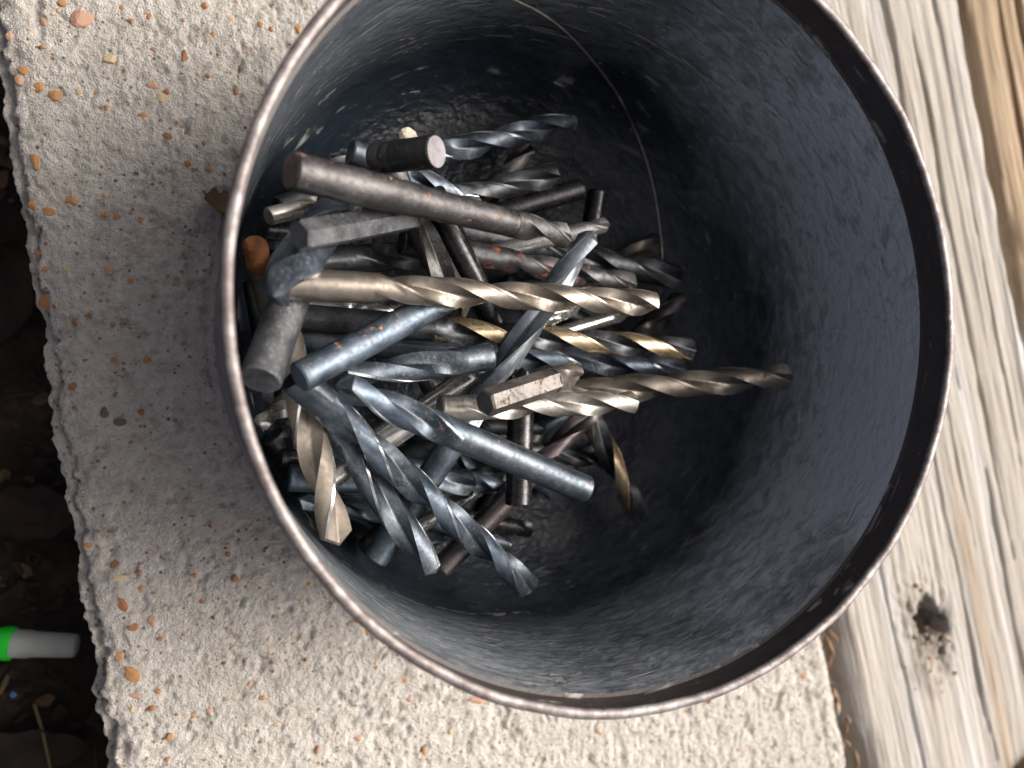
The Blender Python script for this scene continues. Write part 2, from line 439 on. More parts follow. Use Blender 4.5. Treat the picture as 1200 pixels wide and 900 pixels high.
def slab_left(y): return -116.5 - 0.135 * (y - 8) * 1.0
def slab_right(y): return 115.0 - 0.235 * (y + 98)
def slab_height(x, y):
    dl = x - slab_left(y) + 3.0 * (fbm(y / 11, y * 0 + 3.3, 6, 11, 0.66) - 0.5) * 2
    dr = slab_right(y) - x + 1.6 * (fbm(y / 9, y * 0 + 7.7, 3, 12) - 0.5) * 2
    h = 1.1 * (fbm(x / 40, y / 40, 3, 21) - 0.5)
    h = h + 1.2 * (fbm(x / 2.2, y / 2.8, 4, 22, 0.8) - 0.5)
    h = h + 1.0 * (fbm(x / 1.05, y / 1.2, 3, 27, 0.7) - 0.5)
    u = x + 0.19 * y
    broom = 0.25 + 0.75 * np.clip((x + 40) / 90, 0, 1)
    h = h + broom * 1.0 * (fbm(u / 2.3, y / 26, 3, 23) - 0.5)
    pit = fbm(x / 2.2, y / 2.2, 3, 24)
    h = h - 0.8 * np.clip((0.34 - pit) / 0.12, 0, 1)
    pit2 = fbm(x / 6, y / 6, 3, 25)
    h = h - 1.0 * np.clip((0.26 - pit2) / 0.06, 0, 1)
    # broken left arris: a rounded shoulder with a narrow ledge below
    e = np.clip(dl, -2, 12)
    rough_e = 5.5 * (fbm(x / 3.5, y / 6, 5, 26, 0.65) - 0.5)
    h = np.where(e < 9, h - 0.055 * np.clip(9 + rough_e - e, 0, 20) ** 1.9, h)
    h = np.where(e < 2.6 + rough_e, np.minimum(h, -5.0 + rough_e), h)
    er = np.clip(dr, -2, 5)
    h = np.where(er < 3, h - 0.25 * np.clip(3 - er, 0, 5) ** 2, h)
    # it lies flat under the can
    rr = np.hypot(x, y)
    return h, rr
ys = np.arange(-215, 170, 0.62)
t = np.concatenate([[0.0], np.linspace(0.0, 1.0, 372), [1.0]])
T, Y = np.meshgrid(t, ys)
xl = slab_left(Y) - 3.0 * (fbm(Y / 11, Y * 0 + 3.3, 6, 11, 0.66) - 0.5) * 2 + 0.02
xr = slab_right(Y) + 1.6 * (fbm(Y / 9, Y * 0 + 7.7, 3, 12) - 0.5) * 2 - 0.02
X = xl + (xr - xl) * T
Z, rr = slab_height(X, Y)
Z = np.where((rr < 79) & (Z > -3), np.minimum(Z, -0.35), Z)
Z[:, 0] = -70; Z[:, -1] = -70
slab = tag(grid_mesh('concrete_slab', X, Y, Z, [M['concrete']]), 'rough pale concrete slab with exposed orange pebbles under the can', 'slab', kind='structure')
slab['kind'] = 'structure'

def hz(x, y):
    h, _ = slab_height(np.array([float(x)]), np.array([float(y)]))
    return float(h[0])

def pebble_mesh(i):
    bm = bmesh.new()
    bmesh.ops.create_icosphere(bm, subdivisions=2 if i < 6 else 1, radius=1.0)
    r = random.Random(100 + i)
    for _ in range(5):                       # chip flat facets off it
        n = Vector((r.uniform(-1, 1), r.uniform(-1, 1), r.uniform(-0.6, 1))).normalized(); d = r.uniform(0.55, 0.8)
        for v in bm.verts:
            s = v.co.dot(n) - d
            if s > 0: v.co -= n * s
    me = bpy.data.meshes.new('pebble'); bm.to_mesh(me); bm.free()
    me.polygons.foreach_set('use_smooth', [False] * len(me.polygons))
    return me
PM = {}
def pebble(x, y, w, h, ang, mat, zup=0.35):
    key = (random.randrange(6), mat)
    if key not in PM:
        me = pebble_mesh(key[0]); me.materials.append(M['peb'][mat]); PM[key] = me
    o = link('pebble', PM[key], slab)
    o.scale = (w / 2 * S * 1.15, h / 2 * S * 1.15, min(w, h) * 0.22 * S)
    o.rotation_euler = (0, 0, ang)
    o.location = (x * S, y * S, (hz(x, y) + 0.05) * S)
for _p in [
    (-105.6, 71.0, 5.6, 3.6, 0.52, 2),
    (-109.4, 73.9, 1.8, 1.4, 0.00, 0),
    (-91.5, 73.8, 1.8, 2.2, 0.00, 1),
    (-99.7, 62.3, 2.6, 2.4, 0.35, 3),
    (-117.1, 57.4, 2.7, 1.7, -0.26, 0),
    (-118.1, 55.3, 2.1, 2.3, 0.00, 2),
    (-114.2, 54.3, 2.1, 2.5, 0.00, 0),
    (-110.8, 52.4, 2.8, 2.2, 0.17, 0),
    (-83.4, 65.4, 1.9, 3.1, 0.00, 1),
    (-90.3, 57.6, 2.7, 2.1, 0.00, 2),
    (-88.4, 54.8, 2.9, 2.1, -0.35, 3),
    (-87.4, 56.4, 1.4, 1.3, 0.00, 1),
    (-92.5, 49.8, 1.8, 2.0, 0.35, 0),
    (-87.1, 45.7, 2.1, 1.4, -0.52, 1),
    (-115.1, 37.6, 1.8, 5.1, 0.17, 0),
    (-107.7, 28.3, 2.2, 2.6, 0.52, 0),
    (-115.4, 26.8, 2.3, 2.7, 0.00, 0),
    (-112.2, 25.5, 2.6, 1.8, -0.35, 0),
    (-98.2, 25.5, 1.4, 1.4, 0.00, 0),
    (-93.1, 25.1, 1.3, 1.3, 0.00, 0),
    (-114.3, 16.2, 2.0, 1.4, 0.00, 1),
    (-56.7, 76.8, 1.7, 2.4, 0.00, 0),
    (-65.8, 76.3, 1.5, 1.3, 0.00, 0),
    (-77.9, 38.8, 1.7, 1.3, 0.00, 0),
    (-71.7, 58.8, 1.3, 1.7, 0.00, 1),
    (-66.9, 54.1, 1.3, 1.3, 0.00, 0),
    (-103.0, 53.9, 1.6, 1.3, 0.00, 1),
    (-90.4, 66.2, 1.3, 1.3, 0.00, 1),
    (-78.2, 61.4, 1.3, 1.3, 0.00, 1),
    (-112.8, 68.8, 1.4, 2.7, 0.52, 2),
    (-120.0, 65.0, 1.5, 1.9, 0.00, 2),
    (-97.0, 75.1, 1.3, 1.3, 0.00, 0),
    (-95.2, 72.0, 1.3, 1.3, 0.00, 1),
    (-100.3, 50.8, 1.3, 1.3, 0.00, 0),
    (-82.7, 39.6, 1.5, 1.5, 0.00, 1),
    (-76.9, 72.1, 1.3, 1.3, 0.00, 0),
    (-78.8, 78.5, 1.3, 1.7, 0.00, 1),
    (-106.1, 54.2, 1.3, 1.6, 0.00, 3),
    (-115.6, 27.2, 1.3, 1.8, 0.00, 1),
    (-100.7, 25.7, 1.8, 1.3, 0.35, 0),
    (-72.9, 76.6, 1.3, 1.3, 0.00, 3),
    (-69.9, 69.0, 1.3, 1.3, 0.00, 2),
    (-70.5, 65.1, 1.3, 1.3, 0.00, 1),
    (-99.1, -8.1, 2.4, 2.2, 0.35, 0),
    (-91.8, -8.4, 2.3, 2.0, 0.00, 0),
    (-112.9, 4.9, 3.1, 3.5, 0.00, 1),
    (-106.9, 0.8, 1.6, 3.2, 0.00, 1),
    (-112.9, 12.4, 1.8, 1.3, 0.00, 0),
    (-99.8, 12.7, 2.4, 2.0, 0.00, 2),
    (-108.6, 12.4, 1.6, 1.3, 0.00, 3),
    (-85.2, 11.6, 1.5, 1.3, 0.00, 0),
    (-107.6, -14.7, 1.8, 2.4, 0.00, 1),
    (-97.7, -23.2, 2.8, 1.8, 0.00, 4),
    (-100.9, -20.8, 2.0, 2.4, 0.00, 4),
    (-93.1, -20.9, 1.6, 1.3, 0.00, 1),
    (-99.5, 4.6, 1.6, 1.3, 0.00, 3),
    (-104.3, 1.9, 1.3, 1.3, 0.00, 1),
    (-95.3, 10.3, 1.3, 1.3, 0.00, 0),
    (-98.3, -57.0, 2.8, 2.6, 0.17, 1),
    (-97.6, -60.3, 3.6, 1.6, 0.00, 3),
    (-97.2, -66.4, 1.8, 3.6, 0.44, 1),
    (-95.0, -72.1, 2.4, 1.8, 0.00, 1),
    (-90.8, -71.4, 1.8, 2.9, 0.00, 2),
    (-97.8, -79.5, 1.8, 3.6, 0.70, 0),
    (-95.1, -83.4, 2.6, 4.1, 0.61, 0),
    (-89.5, -88.4, 1.4, 1.4, 0.00, 0),
    (-72.0, -62.5, 1.9, 1.7, 0.00, 1),
    (-81.5, -61.2, 1.3, 1.3, 0.00, 0),
    (-79.7, -67.8, 1.3, 1.5, 0.00, 1),
    (-94.1, -88.8, 2.9, 1.3, 0.00, 2),
    (-95.1, -91.7, 1.3, 1.4, 0.00, 3),
    (-94.5, -96.5, 1.4, 1.3, 0.52, 0),
    (-86.9, -99.6, 1.3, 1.9, -0.35, 0),
    (-104.5, -52.1, 1.8, 1.4, 0.00, 0),
    (-89.1, -75.7, 1.3, 1.3, 0.00, 1),
    (-93.6, -59.4, 1.3, 1.3, 0.00, 1),
    (-93.2, -63.4, 1.3, 1.3, 0.00, 0),
    (-76.4, -84.0, 1.3, 1.3, 0.00, 0),
    (-68.4, -89.4, 1.5, 1.9, 0.00, 2),
    (-61.9, -100.8, 1.7, 1.3, 0.00, 3),
    (-65.6, -93.5, 1.5, 1.3, 0.35, 0),
    (-51.7, -109.1, 1.8, 1.8, 0.00, 2),
    (-78.0, -94.6, 1.3, 1.5, 0.00, 2),
    (-54.2, -65.9, 1.3, 1.5, 0.00, 0),
    (-63.9, -79.0, 1.3, 1.3, 0.00, 3),
    (-81.9, -95.6, 1.3, 1.3, 0.00, 0),
    (-87.5, -105.1, 1.3, 1.3, 0.00, 1),
    (-73.6, -56.6, 1.3, 1.3, 0.00, 1),
    (-39.1, -79.8, 2.3, 1.8, 0.00, 0),
    (-8.0, -102.6, 5.3, 2.4, 0.00, 2),
    (-41.8, -76.5, 1.8, 1.4, 0.00, 0),
    (-36.8, -89.6, 1.4, 1.6, 0.00, 1),
    (-28.7, -94.4, 1.3, 1.3, 0.00, 0),
    (1.4, -119.8, 1.5, 1.9, 0.00, 1),
    (-41.3, -107.9, 1.8, 2.0, 0.00, 2),
    (-23.3, -114.7, 1.4, 2.6, 0.00, 0),
    (106.9, -111.9, 2.6, 2.3, 0.00, 0),
    (-16.0, -110.3, 1.4, 1.4, 0.00, 3),
    (-27.5, -99.6, 1.4, 1.3, 0.00, 2),
    (29.5, -117.6, 1.3, 1.5, 0.00, 0),
    (69.5, -114.8, 1.3, 1.3, 0.00, 0),
]: pebble(*_p)
# finer grit, too small to pick apart
bm = bmesh.new()
r = random.Random(5)
for _ in range(230):
    y = r.uniform(-160, 110); x = r.uniform(slab_left(y) + 8, slab_right(y) - 4)
    if math.hypot(x, y) < 80: continue
    s = r.uniform(0.25, 0.75)
    mtx = Matrix.Translation((x * S, y * S, (hz(x, y) + 0.1) * S)) @ Matrix.Rotation(r.uniform(0, 6.28), 4, 'Z') @ Matrix.Diagonal((s * S, s * r.uniform(0.6, 1.4) * S, s * 0.6 * S, 1))
    f = bmesh.ops.create_icosphere(bm, subdivisions=1, radius=1.0, matrix=mtx)
    mi = r.choice([0, 0, 1, 1, 1, 2, 3, 4])
    for v in f['verts']:
        for q in v.link_faces: q.material_index = mi
me = bpy.data.meshes.new('grit'); bm.to_mesh(me); bm.free()
for m in M['peb']: me.materials.append(m)
tag(link('grit', me, slab), kind='stuff')

# weathered timber: local x across, local y along the grain
TROT = math.atan(0.275)
TO = Vector((122.5, -98.0))                  # a point of its left edge
def timber_local(px, py):
    d = Vector((px, py)) - TO
    c, s = math.cos(-TROT), math.sin(-TROT)
    return (c * d.x - s * d.y, s * d.x + c * d.y)
KNOT = (37.4, -9.9)
def timber_height(u, v):
    wob = 3.0 * (fbm(v / 70, u * 0 + 2.0, 3, 41) - 0.5)
    uu = u + wob
    h = 1.4 + 2.2 * (fbm(uu / 16, v / 240, 3, 42) - 0.5) + 2.0 * (fbm(uu / 3.6, v / 110, 4, 43, 0.6) - 0.5) + 0.7 * (fbm(uu / 1.1, v / 45, 3, 44) - 0.5)
    for cu, wd, dp, lo, hi, sd in [(113.5, 2.2, 9.0, 60, 262, 1), (74.0, 0.7, 3.0, 60, 262, 2), (85.0, 0.6, 2.5, -10, 200, 3), (79.0, 0.8, 2.5, -95, 40, 4), (22.0, 0.5, 2.0, -95, 60, 5), (98.0, 0.6, 2.2, 20, 262, 6), (132.0, 0.9, 3.5, 40, 262, 7), (56.0, 0.5, 2.0, -80, 120, 8), (143.0, 0.8, 3.0, 60, 262, 9), (66.0, 0.4, 1.6, 0, 230, 10)]:
        c = cu + 2.2 * (fbm(v / 26, u * 0 + sd, 3, 45 + int(sd)) - 0.5) + wob * 0.3
        ww = wd * np.clip(np.minimum(v - lo, hi - v) / 40, 0, 1) * (0.5 + fbm(v / 14, u * 0 + sd, 2, 60 + int(sd)))
        h = h - dp * np.exp(-((u - c) / np.maximum(ww, 0.05)) ** 2) * (ww > 0.06)
    # rotten knot hole
    ku, kv = KNOT
    du, dv = (u - ku + 0.18 * (v - kv)) / 5.6, (v - kv + 2) / 11.0
    q = np.hypot(du, dv) + 2.2 * (fbm(u / 5.0, v / 6.5, 5, 73, 0.62) - 0.5)
    h = h - 26 * np.clip((1.0 - q) / 0.5, 0, 1) - 2.4 * (fbm(u / 2, v / 2.4, 4, 71) - 0.35) * np.clip((2.6 - q) / 1.2, 0, 1)
    # worn left edge
    e = u + 1.8 * (fbm(v / 12, u * 0 + 5, 4, 72) - 0.5) * 2
    h = h - 0.16 * np.clip(6 - e, 0, 12) ** 1.7
    h = np.where(e < -0.5, -60, h)
    return h
us = np.concatenate([[-3.0], np.arange(-2.2, 172, 0.6), [180, 181]])
vs = np.arange(-95, 262, 0.95)
U, V = np.meshgrid(us, vs)
Z = timber_height(U, V)
Z[:, 0] = -66; Z[:, -1] = -66
timber = grid_mesh('weathered_timber', U, V, Z, [M['wood']])
timber.location = (TO.x * S, TO.y * S, 0)
timber.rotation_euler = (0, 0, TROT)
tag(timber, 'weathered grey and tan timber with long splits and a rotten knot, right of the slab', 'timber')
at = timber.data.attributes.new('stain', 'FLOAT', 'POINT')
q = np.hypot((U - KNOT[0]) / 13, (V - KNOT[1] + 8) / 26) + 1.3 * (fbm(U / 7, V / 14, 4, 75) - 0.5)
at.data.foreach_set('value', (np.clip((1.0 - q) / 0.6, 0, 1) * 0.9).astype(np.float32).ravel())
at = timber.data.attributes.new('heart', 'FLOAT', 'POINT')
hc = 113.0 + 3 * (fbm(V / 40, U * 0 + 3.0, 3, 46) - 0.5)
hv = np.clip((U - hc) / 1.2, 0, 1) * np.clip((V - 40) / 50, 0, 1)
hv = np.maximum(hv, 0.8 * np.clip(1 - np.abs(U - (62 + 4 * (fbm(V / 30, U * 0, 3, 47) - 0.5))) / 5, 0, 1) * np.clip((45 - V) / 30, 0, 1))
at.data.foreach_set('value', hv.astype(np.float32).ravel())

# ------------------------------------------------------------------ the can
R0, H = 75.0, 80.0
NS = 160
def lathe(name, prof, mats, parent, midx=None, nick=0.0):
    """prof: list of (r, z) in mm, swept round the can's axis; uv = (arc length, height) in metres"""
    verts, uv, faces, mi = [], [], [], []
    np_ = len(prof)
    ln = [0.0]
    for a, b in zip(prof[:-1], prof[1:]): ln.append(ln[-1] + math.hypot(b[0] - a[0], b[1] - a[1]))
    for s in range(NS + 1):
        th = 2 * math.pi * s / NS
        wob = 1 + 0.004 * math.cos(2 * th + 0.6) + 0.003 * math.cos(3 * th + 1.0)
        dent = nick * ((float(fbm(np.array([s / 3.1]), np.array([1.7]), 4, 81)[0]) - 0.5) * 2) if nick else 0.0
        for (r, z), l in zip(prof, ln):
            r, z = r + dent * 0.6, z + dent
            verts.append((r * wob * math.cos(th) * S, r * wob * math.sin(th) * S, z * S))
            uv.append((th * 75 * S, l * S))
    for s in range(NS):
        for p in range(np_ - 1):
            a = s * np_ + p
            faces.append((a, a + np_, a + np_ + 1, a + 1)); mi.append(0 if midx is None else midx[p])
    return mesh(name, verts, faces, mats, parent, midx=mi, smooth=True, sharp=35, uv=uv)
can = tag(empty('metal_can', (0, 0, 0)), 'round black lacquered metal can with worn rim, open top, full of drill bits', 'can')
FR = 20.0                                     # the wall runs into the floor in one wide curve
prof_in = [(R0 - 0.95, H - 7.0 - (H - 7.0 - FR - 0.6) * k / 14) for k in range(15)]
prof_in += [(R0 - 0.95 - FR + FR * math.cos(a), FR + 0.6 - FR * math.sin(a)) for a in [math.radians(9 * d) for d in range(1, 11)]]
prof_in += [(40, 0.6), (25, 0.6), (10, 0.6), (0.02, 0.6)]
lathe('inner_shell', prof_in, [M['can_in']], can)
lathe('lip_band', [(R0 - 0.25, H - 0.7), (R0 - 0.25, H - 3.5), (R0 - 0.3, H - 6.6), (R0 - 0.95, H - 7.0)], [M['can_lip']], can)
lathe('outer_wall', [(R0 + 0.1, 2.2), (R0 + 0.12, 20), (R0 + 0.12, 40), (R0 + 0.12, 60), (R0 + 0.3, H - 7), (R0 + 0.6, H - 5.6), (R0 + 0.6, H - 0.8)], [M['can_out']], can)
rb = 0.88
lathe('rim', [(R0 + 0.1 + 1.15 * rb * math.cos(a), H - 0.2 + 0.9 * rb * math.sin(a)) for a in [math.radians(d) for d in range(-70, 251, 20)]], [M['rim']], can, nick=0.28)
lathe('bottom_seam', [(R0 + 0.1, 3.4), (R0 + 0.9, 3.1), (R0 + 1.5, 2.4), (R0 + 1.6, 1.3), (R0 + 1.4, 0.5), (R0 + 0.6, 0.0), (R0 - 0.8, 0.0)], [M['can_out']], can)

# ------------------------------------------------------------------ drill bits
def section(n_flute=11):
    """unit cross-section of a twist drill: [(angle, radius, zone)] zone 0 land, 1 flute, 2 margin"""
    out = []
    for h in (0, math.pi):
        for a in (0.0, 0.09, 0.18): out.append((h + a, 1.0, 2))
        for a in (0.21, 0.55, 0.95, 1.32): out.append((h + a, 0.955, 0))
        for k in range(n_flute):
            u = (k + 0.5) / n_flute
            a = 1.34 + (math.pi - 1.34) * u
            f = 1 - math.sin(math.pi * u ** 0.92) ** 0.72
            out.append((h + a, 0.32 + (0.955 - 0.32) * f, 1))
    return out
SEC = section()
NSEC = len(SEC)

def fluted(parent, r, z0, z1, twist, phase, mats, tip_mat):
    pitch = 2 * math.pi * r / math.tan(math.radians(25)) * 1.05 / twist
    ct = 1 / math.tan(math.radians(54))
    zt = z1 - r * ct * 1.02
    n = max(6, int((zt - z0) / pitch * 26) + 2)
    verts, faces, mi = [], [], []
    run = 2.6 * r
    def pt(a, rad, z):
        t = phase + a + 2 * math.pi * z / pitch
        return (rad * math.cos(t) * S, rad * math.sin(t) * S, z * S)
    for i in range(n + 1):
        z = z0 + (zt - z0) * i / n
        k = min(1.0, (z - z0) / run); k = k * k * (3 - 2 * k)
        last = i == n
        for a, q, zone in SEC:
            rad = r * (1 - (1 - q) * k)
            verts.append(pt(a, rad, (z1 - rad * ct) if last else z))
    for i in range(n):
        for j in range(NSEC):
            j2 = (j + 1) % NSEC
            faces.append((i * NSEC + j, i * NSEC + j2, (i + 1) * NSEC + j2, (i + 1) * NSEC + j))
            za, zb = SEC[j][2], SEC[j2][2]
            mi.append(za if za == zb else (2 if za == 2 and zb == 0 else 1))
    mesh('fluted_body', verts, faces, mats, parent, midx=mi, smooth=True, sharp=38)
    # the ground point
    pv, pf = [], []
    for k in (1.0, 0.6, 0.25):
        for a, q, zone in SEC:
            rad = r * q * k * 0.999
            p = pt(a, rad, z1 - rad * ct)
            t = phase + a + 2 * math.pi * (z1 - r * q * ct) / pitch
            pv.append((rad * math.cos(t) * S, rad * math.sin(t) * S, (z1 - rad * ct + 0.02) * S))
    pv.append((0, 0, z1 * S))
    for k in range(2):
        for j in range(NSEC):
            j2 = (j + 1) % NSEC
            pf.append((k * NSEC + j, k * NSEC + j2, (k + 1) * NSEC + j2, (k + 1) * NSEC + j))
    for j in range(NSEC): pf.append((2 * NSEC + j, 2 * NSEC + (j + 1) % NSEC, 3 * NSEC))
    mesh('point', pv, pf, [tip_mat], parent, smooth=False)

def shank(parent, r, z1, mat, end_mat, style, phase):
    n = 6 if style == 'hex' else 28
    if style == 'hex':
        ring = [(z, q) for z, q in ((0.0, 0.86), (0.5, 1.0), (z1, 1.0))]
    elif style == 'bigshank':
        ring = [(0.0, 0.98), (0.5, 1.1), (z1 * 0.12, 1.1), (z1 * 0.14, 1.06), (z1 * 0.17, 1.1), (z1 * 0.40, 1.1), (z1 * 0.42, 1.04), (z1 * 0.44, 1.09), (z1 * 0.5, 1.05), (z1 * 0.56, 0.98), (z1, 0.97)]
    elif style == 'stub':
        ring = [(0.0, 0.94), (0.35, 1.0), (z1 * 0.62, 1.0), (z1 * 0.66, 0.95), (z1 * 0.7, 1.0), (z1 * 0.78, 0.99), (z1 * 0.82, 0.93), (z1 * 0.86, 0.99), (z1, 0.95)]
    elif style == 'rustcap':
        ring = [(0.0, 0.62), (0.5, 0.88), (1.3, 1.03), (z1 * 0.36, 1.04), (z1 * 0.4, 0.99), (z1, 0.98)]
    else:
        ring = [(0.0, 0.9), (0.4, 0.985), (z1 * 0.5, 0.985), (z1, 0.985)]
    verts, faces, mi = [], [], []
    for z, q in ring:
        for j in range(n):
            a = phase + 2 * math.pi * j / n
            rr = r * q * (1.06 if style == 'hex' else 1.0)
            verts.append((rr * math.cos(a) * S, rr * math.sin(a) * S, z * S))
    for i in range(len(ring) - 1):
        for j in range(n):
            j2 = (j + 1) % n
            faces.append((i * n + j, i * n + j2, (i + 1) * n + j2, (i + 1) * n + j)); mi.append(1 if style == 'rustcap' and i < 4 else 0)
    # slightly dished end face
    c0 = len(verts)
    for q in (0.5,):
        for j in range(n):
            a = phase + 2 * math.pi * j / n
            verts.append((r * ring[0][1] * q * math.cos(a) * S, r * ring[0][1] * q * math.sin(a) * S, 0.06 * S))
    verts.append((0, 0, 0.1 * S))
    for j in range(n):
        j2 = (j + 1) % n
        faces.append((j2, j, c0 + j, c0 + j2)); mi.append(1)
        faces.append((c0 + j2, c0 + j, c0 + n)); mi.append(1)
    top = len(verts); verts.append((0, 0, (z1 + 0.01) * S))
    b0 = (len(ring) - 1) * n
    for j in range(n): faces.append((b0 + j, b0 + (j + 1) % n, top)); mi.append(0)
    mesh('shank', verts, faces, [mat, end_mat], parent, midx=mi, smooth=True, sharp=25)

